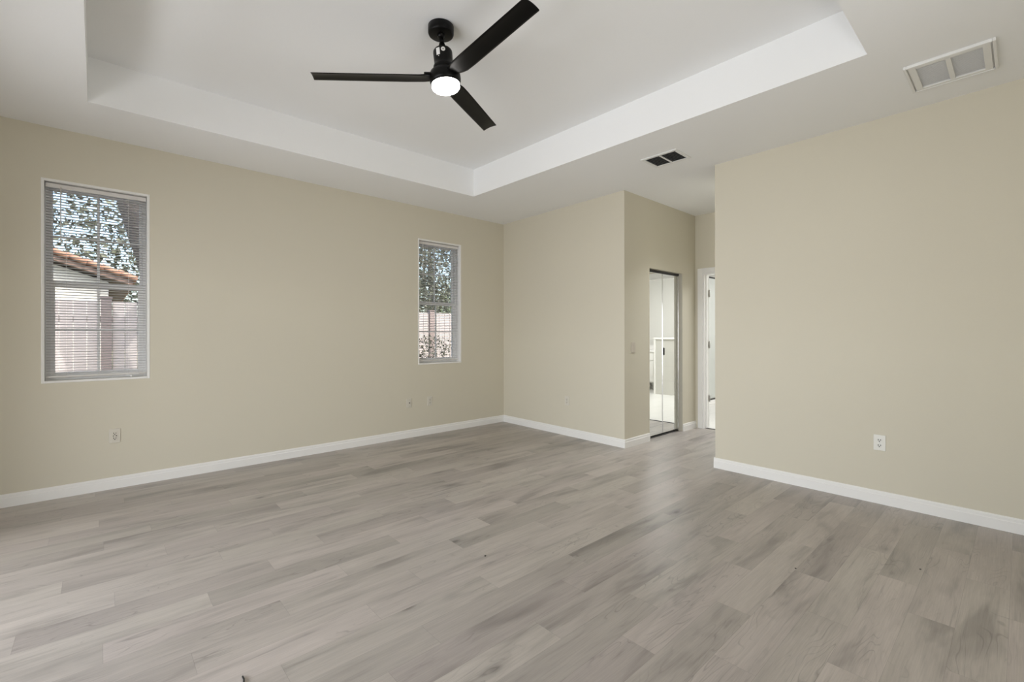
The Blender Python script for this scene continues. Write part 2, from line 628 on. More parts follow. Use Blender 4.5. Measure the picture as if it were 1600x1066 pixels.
# baseboards
def baseboard(name, L0, L1, fr, hgt=0.094):
    bm = B()
    prof = [(0, 0), (-0.015, 0), (-0.015, hgt * 0.68), (-0.011, hgt * 0.74), (-0.011, hgt * 0.90), (-0.007, hgt), (0, hgt)]
    a = [bm.verts.new((L0, y, z)) for y, z in prof]
    c = [bm.verts.new((L1, y, z)) for y, z in prof]
    n = len(prof)
    for k in range(n):
        bm.faces.new((a[k], a[(k + 1) % n], c[(k + 1) % n], c[k]))
    bm.faces.new(a)
    bm.faces.new(c)
    return struct(name, bm, [TRIM], fr)


baseboard('baseboard_left', 0.0, LL - 0.014, FL)
baseboard('baseboard_back', 0.0, LB + 0.0145, FB)
baseboard('baseboard_alcove', 0.0, 0.500, FA)
baseboard('baseboard_hall', 1.300, LA, FA)
baseboard('baseboard_right', -0.010, 2.40, FR)
bm = B()
box(bm, 4.30, 5.957, 1.929, 1.943, 0, 0.094, 0.003)
struct('baseboard_hall_side', bm, [TRIM])
bm = B()
box(bm, XN, XN + 0.014, 3.95, 4.93, 0, 0.094, 0.003)
struct('baseboard_near', bm, [TRIM])


# ---------------------------------------------------------------- windows
def ring(bm, x0, x1, z0, z1, wl, wr, wt, wb_, y0, y1, bev=0.003):
    box(bm, x0, x0 + wl, y0, y1, z0, z1, bev)
    box(bm, x1 - wr, x1, y0, y1, z0, z1, bev)
    box(bm, x0 + wl, x1 - wr, y0, y1, z1 - wt, z1, bev)
    box(bm, x0 + wl, x1 - wr, y0, y1, z0, z0 + wb_, bev)


def window(n, W):
    x0, x1, z0, z1 = W
    root = bpy.data.objects.new('window_%d' % n, None)
    C.objects.link(root)
    root.matrix_world = FL @ T(x0, 0, z0)
    root['kind'] = 'structure'
    w_, h_ = x1 - x0, z1 - z0
    bm = B()
    # painted return of the opening with its rounded corner bead
    for (a, b_, c, d) in ((0, 0.006, 0, h_), (w_ - 0.006, w_, 0, h_)):
        box(bm, a, b_, -0.002, 0.10, c, d, 0.0015)
    box(bm, 0.006, w_ - 0.006, -0.002, 0.10, h_ - 0.006, h_, 0.0015)
    for (a, b_, c, d) in ((-0.012, 0.0, -0.0, h_ + 0.012), (w_, w_ + 0.012, -0.0, h_ + 0.012), (0.0, w_, h_, h_ + 0.012)):
        box(bm, a, b_, -0.003, 0.004, c, d, 0.0025)
    obj('return', bm, TRIM, root)
    bm = B()
    box(bm, 0.004, w_ - 0.004, -0.006, 0.10, 0.0, 0.018, 0.004)
    obj('sill', bm, TRIM, root)
    yf0, yf1 = 0.090, 0.165
    bm = B()
    ring(bm, 0.006, w_ - 0.006, 0.018, h_ - 0.006, 0.024, 0.024, 0.024, 0.022, yf0, yf1)
    obj('window_frame', bm, VINYL, root)
    mid = 1.655 - z0
    mx = w_ / 2 + 0.001
    bm = B()
    ring(bm, 0.030, w_ - 0.030, mid - 0.012, h_ - 0.030, 0.018, 0.018, 0.020, 0.036, yf0 + 0.040, yf0 + 0.066)
    mz = (mid + h_ - 0.030) / 2
    box(bm, mx - 0.009, mx + 0.009, yf0 + 0.046, yf0 + 0.060, mid + 0.024, h_ - 0.050, 0.002)
    for a, b_ in ((0.048, mx - 0.009), (mx + 0.009, w_ - 0.048)):
        box(bm, a, b_, yf0 + 0.046, yf0 + 0.060, mz - 0.009, mz + 0.009, 0.002)
    us = obj('upper_sash', bm, VINYL, root)
    bm = B()
    box(bm, 0.048, w_ - 0.048, yf0 + 0.051, yf0 + 0.055, mid + 0.020, h_ - 0.050)
    obj('pane', bm, GLASS, us)
    bm = B()
    ring(bm, 0.030, w_ - 0.030, 0.040, mid + 0.016, 0.030, 0.030, 0.042, 0.036, yf0 + 0.006, yf0 + 0.034)
    mz = (mid - 0.026 + 0.076) / 2
    box(bm, mx - 0.009, mx + 0.009, yf0 + 0.013, yf0 + 0.027, 0.076, mid - 0.026, 0.002)
    for a, b_ in ((0.060, mx - 0.009), (mx + 0.009, w_ - 0.060)):
        box(bm, a, b_, yf0 + 0.013, yf0 + 0.027, mz - 0.009, mz + 0.009, 0.002)
    ls = obj('lower_sash', bm, VINYL, root)
    bm = B()
    box(bm, 0.060, w_ - 0.060, yf0 + 0.018, yf0 + 0.022, 0.072, mid - 0.020)
    obj('pane', bm, GLASS, ls)
    bm = B()
    box(bm, mx - 0.03, mx + 0.03, yf0 - 0.004, yf0 + 0.010, mid + 0.016, mid + 0.026, 0.003)
    obj('sash_lock', bm, VINYL, root)
    return root


window(1, W1)
window(2, W2)


def blind(W, label, bottom, wand_x, wand_len, clip):
    x0, x1, z0, z1 = W
    root = thing('window_blind', label, 'blind', FL @ T(x0, 0.0, z1), 'white mini blinds in the two windows')
    w_ = x1 - x0
    a, b_ = 0.010, w_ - 0.010
    yc = 0.045
    bm = B()
    box(bm, a, b_, yc - 0.014, yc + 0.014, -0.044, -0.012, 0.003)
    hr = obj('headrail', bm, RAIL, root)
    bm = B()
    pitch, wid, tilt = 0.0212, 0.0250, math.radians(9)
    z = -0.062
    while z > bottom + 0.022:
        n = 5
        top = []
        for k in range(n):
            s = -0.5 + k / (n - 1)
            yy = s * wid * math.cos(tilt)
            zz = -s * wid * math.sin(tilt) + 0.0022 * (1 - 4 * s * s)
            top.append((yc + yy, z + zz))
        v1 = [bm.verts.new((a + 0.003, y, q)) for y, q in top]
        v2 = [bm.verts.new((b_ - 0.003, y, q)) for y, q in top]
        v3 = [bm.verts.new((a + 0.003, y, q - 0.0006)) for y, q in top]
        v4 = [bm.verts.new((b_ - 0.003, y, q - 0.0006)) for y, q in top]
        for k in range(n - 1):
            f = bm.faces.new((v1[k], v1[k + 1], v2[k + 1], v2[k]))
            f.smooth = True
            f = bm.faces.new((v3[k], v4[k], v4[k + 1], v3[k + 1]))
            f.smooth = True
        bm.faces.new((v1[0], v2[0], v4[0], v3[0]))
        bm.faces.new((v1[-1], v3[-1], v4[-1], v2[-1]))
        z -= pitch
    obj('slats', bm, SLAT, root)
    bm = B()
    box(bm, a, b_, yc - 0.012, yc + 0.012, bottom, bottom + 0.014, 0.004)
    br = obj('bottom_rail', bm, RAIL, root)
    for x in (0.125, w_ / 2, w_ - 0.125):
        bm = B()
        for dy in (-0.013, 0.013):
            box(bm, x - 0.0007, x + 0.0007, yc + dy - 0.0006, yc + dy + 0.0006, bottom + 0.01, -0.04)
        obj('ladder_cord', bm, RAIL, root)
    bm = B()
    tube(bm, [(wand_x, yc - 0.020, -0.036), (wand_x, yc - 0.021, -0.30), (wand_x + 0.001, yc - 0.022, -wand_len)], 0.0042, 6)
    obj('tilt_wand', bm, RAIL, root)
    if clip:
        bm = B()
        tube(bm, [(w_ - 0.145, yc - 0.014, bottom - 0.003), (w_ - 0.118, yc - 0.016, bottom - 0.006), (w_ - 0.060, yc - 0.014, bottom + 0.002)], 0.004, 6)
        lathe(bm, [(0.003, -0.02), (0.007, -0.016), (0.007, -0.004), (0.003, 0.0)], 10, (w_ - 0.110, yc - 0.020, bottom - 0.001))
        obj('cord_tassel', bm, VINYL, root)
    return root


blind(W1, 'white mini blind over the window that shows the leaning oak and tiled roof', -(2.435 - 0.924), 0.095, 0.47, True)
blind(W2, 'white mini blind over the window nearest the room corner', -(2.435 - 0.920), 0.075, 0.47, False)


# ---------------------------------------------------------------- outlets and switch
def plate(bm, w_, h_, d=0.006):
    box(bm, -w_ / 2, w_ / 2, -d, 0, -h_ / 2, h_ / 2, 0.0028, 2)


def slots(parent, cz, mat):
    for x, hh in ((-0.0068, 0.0052), (0.0068, 0.0046)):
        bm = B()
        box(bm, x - 0.0019, x + 0.0019, -0.0095, -0.0078, cz + 0.002 - hh, cz + 0.002 + hh)
        obj('slot', bm, mat, parent)
    bm = B()
    lathe_y(bm, 0.0036, (0.0, cz - 0.0088), -0.0095, -0.0078)
    obj('ground_hole', bm, mat, parent)


def lathe_y(bm, r, c, y0, y1, n=14):
    a = [bm.verts.new((c[0] + r * math.cos(2 * PI * k / n), y0, c[1] + r * math.sin(2 * PI * k / n))) for k in range(n)]
    b_ = [bm.verts.new((c[0] + r * math.cos(2 * PI * k / n), y1, c[1] + r * math.sin(2 * PI * k / n))) for k in range(n)]
    for k in range(n):
        bm.faces.new((a[k], a[(k + 1) % n], b_[(k + 1) % n], b_[k]))
    bm.faces.new(a)
    bm.faces.new(b_)


def duplex(fr, s, z, label, decora=False, slot_mat=SLOT, PLASTIC=PLASTIC):
    root = thing('wall_outlet', label, 'outlet', fr @ T(s, 0, z))
    bm = B()
    plate(bm, 0.072, 0.116)
    obj('cover_plate', bm, PLASTIC, root)
    if decora:
        bm = B()
        box(bm, -0.0168, 0.0168, -0.0085, -0.004, -0.0335, 0.0335, 0.001)
        f = obj('receptacle', bm, PLASTIC, root)
        slots(f, 0.020, slot_mat)
        slots(f, -0.020, slot_mat)
        bm = B()
        box(bm, -0.012, -0.006, -0.010, -0.0078, -0.003, 0.003, 0.0006)
        obj('reset_button', bm, DARK, f)
        bm = B()
        box(bm, 0.006, 0.013, -0.010, -0.0078, -0.004, 0.004, 0.0006)
        obj('test_button', bm, DARK, f)
    else:
        for cz in (0.0195, -0.0195):
            bm = B()
            lathe_y(bm, 0.0165, (0, cz), -0.0085, -0.004, 24)
            f = obj('receptacle', bm, PLASTIC, root)
            slots(f, cz, slot_mat)
        bm = B()
        lathe_y(bm, 0.0032, (0, 0), -0.0075, -0.005, 12)
        obj('screw', bm, STEEL, root)
    return root


duplex(FL, 1.196, 0.430, 'white test-button outlet below the window farthest from the room corner', True, SLOT, ALMOND)
duplex(FL, 4.198, 0.418, 'pale outlet just right of the cable jack under the window near the corner', False, FAINT, ALMOND)
duplex(FB, 1.233, 0.431, 'pale outlet alone on the far wall between the room corner and the hall', False, FAINT, ALMOND)
duplex(FR, 1.224, 0.449, 'white outlet alone on the broad right wall above its baseboard')
root = thing('cable_jack', 'small white cable jack plate with a dark centre hole under the window near the corner', 'cable jack', FL @ T(3.903, 0, 0.421))
bm = B()
plate(bm, 0.070, 0.114)
obj('cover_plate', bm, ALMOND, root)
bm = B()
lathe_y(bm, 0.0060, (0.004, 0.002), -0.014, -0.005, 16)
obj('connector', bm, DARK, root)
for dz in (0.041, -0.041):
    bm = B()
    lathe_y(bm, 0.0033, (0.004, dz), -0.0075, -0.005, 12)
    obj('screw', bm, STEEL, root)
root = thing('light_switch', 'single beige rocker switch on the hall wall beside the mirrored doors', 'light switch', FA @ T(0.167, 0, 1.106))
SWP = plain('beige_plastic', (0.58, 0.53, 0.45), 0.4, var=0.01)
bm = B()
plate(bm, 0.072, 0.116, 0.009)
obj('cover_plate', bm, SWP, root)
bm = B()
vs = box(bm, -0.0165, 0.0165, -0.013, -0.006, -0.0335, 0.0335)
vs[4].co.y += 0.0
for v in vs:
    if v.co.z < 0 and v.co.y < -0.01:
        v.co.y += 0.003
obj('rocker', bm, SWP, root)


# ---------------------------------------------------------------- mirrored bifold doors
root = thing('mirrored_bifold_door', 'mirrored folding closet door with slim chrome edges in the hall wall', 'door', FA @ T(D1[0], 0.0, 0))
YD = 0.062
ow = D1[1] - D1[0]
bm = B()
box(bm, 0.002, ow - 0.002, YD - 0.016, YD + 0.020, 2.012, 2.033, 0.002)
obj('top_track', bm, DARK, root)
bm = B()
box(bm, 0.01, ow - 0.01, YD - 0.010, YD + 0.024, 0.0, 0.014, 0.002)
obj('floor_track', bm, DARK, root)
pw = (ow - 0.012) / 2
fold = math.radians(0.12)
for k in range(2):
    # the two leaves fold very slightly towards the closet at their shared edge
    ang = fold if k == 0 else -fold * 1.6
    if k == 0:
        m_ = T(0.004, YD - 0.004, 0) @ Matrix.Rotation(ang, 4, 'Z')
    else:
        m_ = T(0.004 + pw * math.cos(fold) + 0.004, YD - 0.004 + pw * math.sin(fold), 0) @ Matrix.Rotation(ang, 4, 'Z')
    bm = B()
    box(bm, 0.0, pw, 0.0, 0.022, 0.028, 2.006)
    bmesh.ops.transform(bm, matrix=m_, verts=bm.verts)
    leaf = obj('door_leaf', bm, DARK, root)
    bm = B()
    box(bm, 0.007, pw - 0.007, -0.003, 0.0, 0.034, 2.000, 0.0012, 1)
    bmesh.ops.transform(bm, matrix=m_, verts=bm.verts)
    obj('mirror', bm, MIRROR, leaf)
    bm = B()
    for a, b_ in ((0.0, 0.007), (pw - 0.007, pw)):
        box(bm, a, b_, -0.006, 0.0, 0.028, 2.006, 0.002)
    box(bm, 0.007, pw - 0.007, -0.006, 0.0, 0.028, 0.034, 0.002)
    box(bm, 0.007, pw - 0.007, -0.006, 0.0, 2.000, 2.006, 0.002)
    bmesh.ops.transform(bm, matrix=m_, verts=bm.verts)
    obj('edge_frame', bm, CHROME, leaf)
    if k == 1:
        bm = B()
        box(bm, 0.014, 0.034, -0.016, -0.002, 0.995, 1.085, 0.004)
        bmesh.ops.transform(bm, matrix=m_, verts=bm.verts)
        obj('door_pull', bm, DARK, leaf)
# corner bead of the closet opening
bm = B()
for a, b_ in ((D1[0] - 0.012, D1[0] + 0.004), (D1[1] - 0.004, D1[1] + 0.034)):
    box(bm, a, b_, -0.004, 0.030, 0.0, D1[3] + 0.012, 0.003)
box(bm, D1[0] + 0.004, D1[1] - 0.004, -0.004, 0.030, D1[3] - 0.002, D1[3] + 0.012, 0.003)
struct('trim_2', bm, [WALL], FA)

# ---------------------------------------------------------------- bathroom doorway
bm = B()
cw = 0.072
for y0, y1 in ((-0.016, 0.0), (0.12, 0.136)):
    box(bm, D2[0] - cw, D2[0] - 0.008, y0, y1, 0, D2[3] + cw, 0.004)
    box(bm, D2[1] + 0.008, D2[1] + cw, y0, y1, 0, D2[3] + cw, 0.004)
    box(bm, D2[0] - 0.008, D2[1] + 0.008, y0, y1, D2[3] + 0.008, D2[3] + cw, 0.004)
box(bm, D2[0] - 0.010, D2[0] + 0.012, -0.004, 0.124, 0, D2[3] + 0.01, 0.002)
box(bm, D2[1] - 0.012, D2[1] + 0.010, -0.004, 0.124, 0, D2[3] + 0.01, 0.002)
box(bm, D2[0] + 0.012, D2[1] - 0.012, -0.004, 0.124, D2[3] - 0.012, D2[3] + 0.01, 0.002)
box(bm, D2[0] + 0.012, D2[0] + 0.024, 0.045, 0.080, 0, D2[3] - 0.012, 0.002)
box(bm, D2[1] - 0.024, D2[1] - 0.012, 0.045, 0.080, 0, D2[3] - 0.012, 0.002)
struct('trim_3', bm, [TRIM], FE)
# the open bathroom door, swung back behind its hinges
root = bpy.data.objects.new('door_1', None)
C.objects.link(root)
root['kind'] = 'structure'
hx, hy = 5.957 + 0.132, 2.937 - 0.126
root.matrix_world = T(hx, hy, 0) @ Matrix.Rotation(math.radians(33), 4, 'Z')
bm = B()
box(bm, 0.0, 0.73, 0.0, 0.035, 0.012, 2.035, 0.002)
for z0, z1 in ((0.22, 0.90), (1.05, 1.88)):
    for y in (-0.004, 0.035):
        box(bm, 0.11, 0.62, y, y + 0.004, z0, z1, 0.002)
obj('door_slab', bm, TRIM, root)
for z in (0.397, 1.113, 1.800):
    bm = B()
    box(bm, -0.004, 0.002, -0.002, 0.034, z - 0.045, z + 0.045, 0.001)
    tube(bm, [(-0.004, -0.006, z - 0.047), (-0.004, -0.006, z + 0.047)], 0.0075, 12)
    obj('hinge', bm, STEEL, root)
bm = B()
for y in (-0.05, 0.085):
    tube(bm, [(0.67, 0.0175, 0.95), (0.67, y, 0.95)], [0.012, 0.012], 12)
    lathe(bm, [(0.006, -0.024), (0.024, -0.014), (0.027, 0.0), (0.024, 0.014), (0.006, 0.024)], 16, (0.67, y, 0.95))
obj('door_handle', bm, STEEL, root)

# tiled pony wall beside the vanity, with its white cap
bm = B()
box(bm, 8.75, 8.87, 0.84, 3.82, 0.0, 1.15)
box(bm, 8.87, 10.1, 0.84, 0.93, 0.0, 1.15)
struct('wall_pony', bm, [TILEG])
bm = B()
box(bm, 8.73, 8.89, 0.82, 3.82, 1.15, 1.185, 0.004)
box(bm, 8.735, 8.75, 0.82, 0.86, 0.0, 1.15, 0.003)
struct('trim_4', bm, [TRIM])
# shower screen along the side wall
root = thing('shower_screen', 'grey shower panel with dark bottom rail inside the bathroom doorway', 'shower screen', T(7.2, 3.74, 0))
bm = B()
box(bm, 0.0, 1.53, 0.0, 0.012, 0.10, 2.26)
obj('panel', bm, plain('frosted_panel', (0.55, 0.57, 0.54), 0.3, var=0.05, scale=2), root)
for z0 in (0.075, 2.26):
    bm = B()
    box(bm, 0.0, 1.53, -0.008, 0.022, z0, z0 + 0.025, 0.003)
    obj('rail', bm, DARK, root)
bm = B()
box(bm, 0.0, 1.53, -0.030, 0.06, 0.0, 0.075, 0.006)
obj('curb', bm, COUNTER, root)

# vanity
root = thing('bathroom_vanity', 'white bathroom vanity on short legs seen in the mirrored doors', 'vanity', T(9.30, -0.55, 0))
VW, VD = 1.05, 0.56
LEGM = plain('grey_paint', (0.34, 0.34, 0.32), 0.5)
bm = B()
box(bm, 0.02, VD, 0.0, VW, 0.17, 0.85, 0.003)
obj('cabinet', bm, TRIM, root)
bm = B()
box(bm, -0.015, VD + 0.02, -0.015, VW + 0.015, 0.85, 0.885, 0.004)
obj('countertop', bm, COUNTER, root)
bm = B()
box(bm, VD - 0.0, VD + 0.02, -0.015, VW + 0.015, 0.885, 1.005, 0.003)
obj('backsplash', bm, COUNTER, root)
for y0 in (0.02, 0.53):
    for z0, z1, nm in ((0.67, 0.83, 'drawer'), (0.20, 0.65, 'door')):
        bm = B()
        box(bm, 0.0, 0.02, y0, y0 + 0.50, z0, z1, 0.003)
        d = obj(nm, bm, TRIM, root)
        bm = B()
        zc = (z0 + z1) / 2 if nm == 'drawer' else z1 - 0.06
        tube(bm, [(-0.02, y0 + 0.20, zc), (-0.02, y0 + 0.30, zc)], 0.005, 8)
        tube(bm, [(0.001, y0 + 0.21, zc), (-0.02, y0 + 0.21, zc)], 0.004, 8)
        tube(bm, [(0.001, y0 + 0.29, zc), (-0.02, y0 + 0.29, zc)], 0.004, 8)
        obj('handle', bm, STEEL, d)
for x in (0.03, VD - 0.07):
    for y in (0.01, VW - 0.06):
        bm = B()
        box(bm, x, x + 0.05, y, y + 0.05, 0.0, 0.17, 0.004)
        obj('leg', bm, LEGM, root)


# ---------------------------------------------------------------- ceiling vents
def supply_vent():
    root = thing('ceiling_vent', 'small supply vent with dark slots in the ceiling near the hall', 'vent', T(3.808, 2.152, H) @ Matrix.Rotation(math.radians(1.0), 4, 'Z'))
    hx, hy = 0.142, 0.172
    bm = B()
    f = 0.030
    box(bm, -hx, hx, -hy, -hy + f, -0.009, 0.0, 0.003)
    box(bm, -hx, hx, hy - f, hy, -0.009, 0.0, 0.003)
    box(bm, -hx, -hx + f, -hy + f, hy - f, -0.009, 0.0, 0.003)
    box(bm, hx - f, hx, -hy + f, hy - f, -0.009, 0.0, 0.003)
    box(bm, -hx + f, hx - f, -0.008, 0.008, -0.008, -0.001, 0.002)
    obj('frame', bm, METALW, root)
    bm = B()
    box(bm, -hx + 0.02, hx - 0.02, -hy + 0.02, hy - 0.02, -0.0016, -0.0004)
    obj('duct', bm, SLOT, root)
    bm = B()
    n = 9
    for k in range(n):
        x = -hx + f + (k + 0.5) * (2 * hx - 2 * f) / n
        for y0, y1 in ((-hy + f, -0.008), (0.008, hy - f)):
            vs = box(bm, x - 0.0060, x + 0.0060, y0, y1, -0.0062, -0.0052)
            for v in vs:
                v.co.z += (v.co.x - x) * 0.55
    obj('louvres', bm, plain('grey_louvre', (0.24, 0.24, 0.22), 0.5), root)  # grey louvres, darker than the white frame


def return_grille():
    root = thing('return_air_grille', 'large white return grille with two louvred panels above the right wall', 'vent', T(3.768, 0.283, H))
    hx, hy = 0.200, 0.192
    bm = B()
    f = 0.014
    box(bm, -hx, hx, -hy, -hy + f, -0.018, 0.0, 0.003)
    box(bm, -hx, hx, hy - f, hy, -0.018, 0.0, 0.003)
    box(bm, -hx, -hx + f, -hy + f, hy - f, -0.018, 0.0, 0.003)
    box(bm, hx - f, hx, -hy + f, hy - f, -0.018, 0.0, 0.003)
    obj('frame', bm, METALW, root)
    bm = B()
    box(bm, -hx + 0.01, hx - 0.01, -hy + 0.01, hy - 0.01, -0.003, -0.0005)
    obj('duct', bm, plain('filter_grey', (0.80, 0.79, 0.77), 0.8), root)
    bm = B()
    a, c = hx - f - 0.002, hy - f - 0.007
    px, py = 0.028, 0.032
    box(bm, -a, a, -c, -c + py, -0.016, -0.004, 0.002)
    box(bm, -a, a, c - py, c, -0.016, -0.004, 0.002)
    box(bm, -a, -a + px, -c + py, c - py, -0.016, -0.004, 0.002)
    box(bm, a - px, a, -c + py, c - py, -0.016, -0.004, 0.002)
    box(bm, -a + px, a - px, -0.012, 0.012, -0.016, -0.004, 0.002)
    door = obj('hinged_panel', bm, METALW, root)
    bm = B()
    n = 22
    for k in range(n):
        x = -a + px + (k + 0.5) * (2 * a - 2 * px) / n
        for y0, y1 in ((-c + py, -0.012), (0.012, c - py)):
            vs = box(bm, x - 0.0050, x + 0.0050, y0, y1, -0.0112, -0.0102)
            for v in vs:
                v.co.z += (v.co.x - x) * 0.42
    obj('louvres', bm, LOUV, door)


supply_vent()
return_grille()

# ---------------------------------------------------------------- ceiling fan
FX, FY = 1.568, 2.392
fan = thing('ceiling_fan', 'black three-blade ceiling fan with a lit round white lamp', 'ceiling fan', T(FX, FY, TRAY))
# the fan hangs a little out of plumb below its canopy
lean = (rgt * 0.0922 + fwd * 0.0045)
axis = Vector((0, 0, -1)).cross(lean)
PIV = T(0, 0, -0.05)
TL = PIV @ Matrix.Rotation(axis.length, 4, axis.normalized())      # coordinates below: z = 0 at the pivot


def fan_part(name, bm, mat, parent=None, tilted=True):
    if tilted:
        bmesh.ops.transform(bm, matrix=TL, verts=bm.verts)
    return obj(name, bm, mat, parent or fan)


bm = B()
lathe(bm, [(0.074, 0.0), (0.0785, -0.003), (0.0785, -0.044), (0.075, -0.052), (0.068, -0.0545), (0.018, -0.0545)], 56)
fan_part('canopy', bm, BLACK, tilted=False)
bm = B()
lathe(bm, [(0.0245, 0.004), (0.0245, -0.010), (0.018, -0.018), (0.014, -0.022)], 32)
for k in range(2):
    a = k * PI + 0.5
    box(bm, 0.022 * math.cos(a) - 0.005, 0.022 * math.cos(a) + 0.005, 0.022 * math.sin(a) - 0.005, 0.022 * math.sin(a) + 0.005, -0.012, 0.0, 0.001)
fan_part('hanger_ball', bm, BLACK)
bm = B()
lathe(bm, [(0.0135, 0.0), (0.0135, -0.075)], 24)
fan_part('downrod', bm, BLACK)
bm = B()
lathe(bm, [(0.0145, -0.052), (0.0165, -0.056), (0.022, -0.074), (0.030, -0.084)], 40)
fan_part('coupling_cover', bm, BLACK)
bm = B()
lathe(bm, [(0.020, -0.080), (0.034, -0.086), (0.050, -0.096), (0.0575, -0.106), (0.0590, -0.116), (0.0575, -0.168), (0.058, -0.190), (0.064, -0.196), (0.066, -0.205), (0.066, -0.222), (0.060, -0.228)], 56)
motor = fan_part('motor_housing', bm, BLACK)


def sticker(phi, r, wid, z0, z1, round_=False):
    bm = B()
    n = 8
    if round_:
        zc, rad = (z0 + z1) / 2, (z1 - z0) / 2
        c = bm.verts.new(((r) * math.cos(phi), (r) * math.sin(phi), zc))
        rim = [bm.verts.new((r * math.cos(phi + rad * math.cos(t) / r), r * math.sin(phi + rad * math.cos(t) / r), zc + rad * math.sin(t))) for t in [2 * PI * k / 20 for k in range(20)]]
        for k in range(20):
            bm.faces.new((c, rim[k], rim[(k + 1) % 20]))
    else:
        cols = []
        for k in range(n + 1):
            a = phi + (k / n - 0.5) * wid / r
            cols.append((bm.verts.new((r * math.cos(a), r * math.sin(a), z0)), bm.verts.new((r * math.cos(a), r * math.sin(a), z1))))
        for k in range(n):
            bm.faces.new((cols[k][0], cols[k + 1][0], cols[k + 1][1], cols[k][1]))
    return bm


toward = math.atan2(-FY, -FX)               # bearing from the fan to the camera
fan_part('sticker', sticker(toward - 0.54, 0.0600, 0.024, -0.154, -0.112), STICK, motor)
s2 = fan_part('sticker', sticker(toward + 0.02, 0.0600, 0.02, -0.137, -0.111, True), STICK, motor)
bm = sticker(toward + 0.02, 0.0604, 0.010, -0.1265, -0.1225)
obj('sticker', (bmesh.ops.transform(bm, matrix=TL, verts=bm.verts), bm)[1], DARK, motor)
fan_part('sticker', sticker(toward - 0.50, 0.0600, 0.006, -0.164, -0.158, True), STICK, motor)

# hub that carries the blades
bm = B()
lathe(bm, [(0.050, -0.222), (0.074, -0.226), (0.088, -0.236), (0.095, -0.256), (0.0965, -0.276), (0.0945, -0.292), (0.090, -0.303), (0.0865, -0.305)], 64)
fan_part('hub', bm, BLACK)
bm = B()
lathe(bm, [(0.0905, -0.301), (0.0905, -0.308), (0.0865, -0.310)], 64)
fan_part('trim_ring', bm, BLACK)
bm = B()
lathe(bm, [(0.0855, -0.303), (0.0858, -0.322), (0.0835, -0.330), (0.077, -0.337), (0.062, -0.342), (0.030, -0.344), (0.002, -0.3445)], 64)
fan_part('lamp_diffuser', bm, LENS)

PITCH = -0.164
ZB = 2.8304 - (TRAY - 0.05)
for k in range(3):
    ang = 0.5171 + k * 2 * PI / 3
    bm = B()
    st = [(0.070, 0.060, 0.016, 0.0), (0.095, 0.078, 0.014, 0.0), (0.125, 0.100, 0.010, 0.3), (0.160, 0.111, 0.008, 0.8), (0.230, 0.115, 0.007, 1.0), (0.45, 0.113, 0.0065, 1.0), (0.65, 0.110, 0.006, 1.0), (0.766, 0.109, 0.006, 1.0), (0.7705, 0.106, 0.004, 1.0)]
    NS = 10
    rows = []
    for (r, wd, th_, cm) in st:
        top, bot = [], []
        for q in range(NS + 1):
            s = q / NS - 0.5
            arch = 0.007 * cm * (1 - 4 * s * s) - 0.0035 * cm
            edge = th_ / 2 * (1 - (abs(2 * s)) ** 6 * 0.6)
            pr = PITCH * min(1.0, max(0.0, (r - 0.06) / 0.10))
            yy = s * wd
            for lst, zz in ((top, arch + edge), (bot, arch - edge)):
                lst.append(bm.verts.new((r, yy * math.cos(pr) - zz * math.sin(pr), yy * math.sin(pr) + zz)))
        rows.append((top, bot))
    for (t1, b1), (t2, b2) in zip(rows[:-1], rows[1:]):
        for q in range(NS):
            for lst1, lst2 in ((t1, t2), (b1, b2)):
                f = bm.faces.new((lst1[q], lst1[q + 1], lst2[q + 1], lst2[q]))
                f.smooth = True
        bm.faces.new((t1[0], t2[0], b2[0], b1[0]))
        bm.faces.new((t1[-1], b1[-1], b2[-1], t2[-1]))
    for t1, b1 in (rows[0], rows[-1]):
        for q in range(NS):
            bm.faces.new((t1[q], b1[q], b1[q + 1], t1[q + 1]))
    bmesh.ops.transform(bm, matrix=Matrix.Translation((0, 0, ZB)) @ Matrix.Rotation(ang, 4, 'Z'), verts=bm.verts)
    bl = fan_part('blade', bm, BLADE)
    # bracket that clamps the blade to the hub
    bm = B()
    box(bm, 0.080, 0.128, -0.040, 0.040, ZB + 0.004, ZB + 0.016, 0.004)
    bmesh.ops.transform(bm, matrix=Matrix.Rotation(ang, 4, 'Z'), verts=bm.verts)
    fan_part('blade_bracket', bm, BLACK, bl)

# ---------------------------------------------------------------- small things on the floor
bm = B()
tube(bm, [(0.3885, 1.905, 0.004), (0.3895, 1.888, 0.004), (0.386, 1.872, 0.004), (0.376, 1.845, 0.004), (0.352, 1.81, 0.004), (0.31, 1.77, 0.004), (0.25, 1.72, 0.004)], 0.0030, 8)
tag(obj('black_cord', bm, RUBBER), 'thin black cord end lying on the grey plank floor in front', 'cord')
for (x, y, r, lab) in ((1.621, 2.030, 0.0062, 'dark crumb on the plank floor nearest the middle of the room'),
                       (2.762, 0.810, 0.0045, 'dark crumb on the floor before the right wall, nearer the hall'),
                       (3.242, 0.363, 0.0045, 'dark crumb on the floor closest to the outlet on the right wall')):
    bm = B()
    bmesh.ops.create_icosphere(bm, subdivisions=2, radius=r)
    for v in bm.verts:
        v.co *= random.uniform(0.75, 1.2)
        v.co.z = max(v.co.z * 0.5, -0.0015) + 0.0015
    o = obj('crumb', bm, DARK)
    o.location = (x, y, 0)
    tag(o, lab, 'crumb')

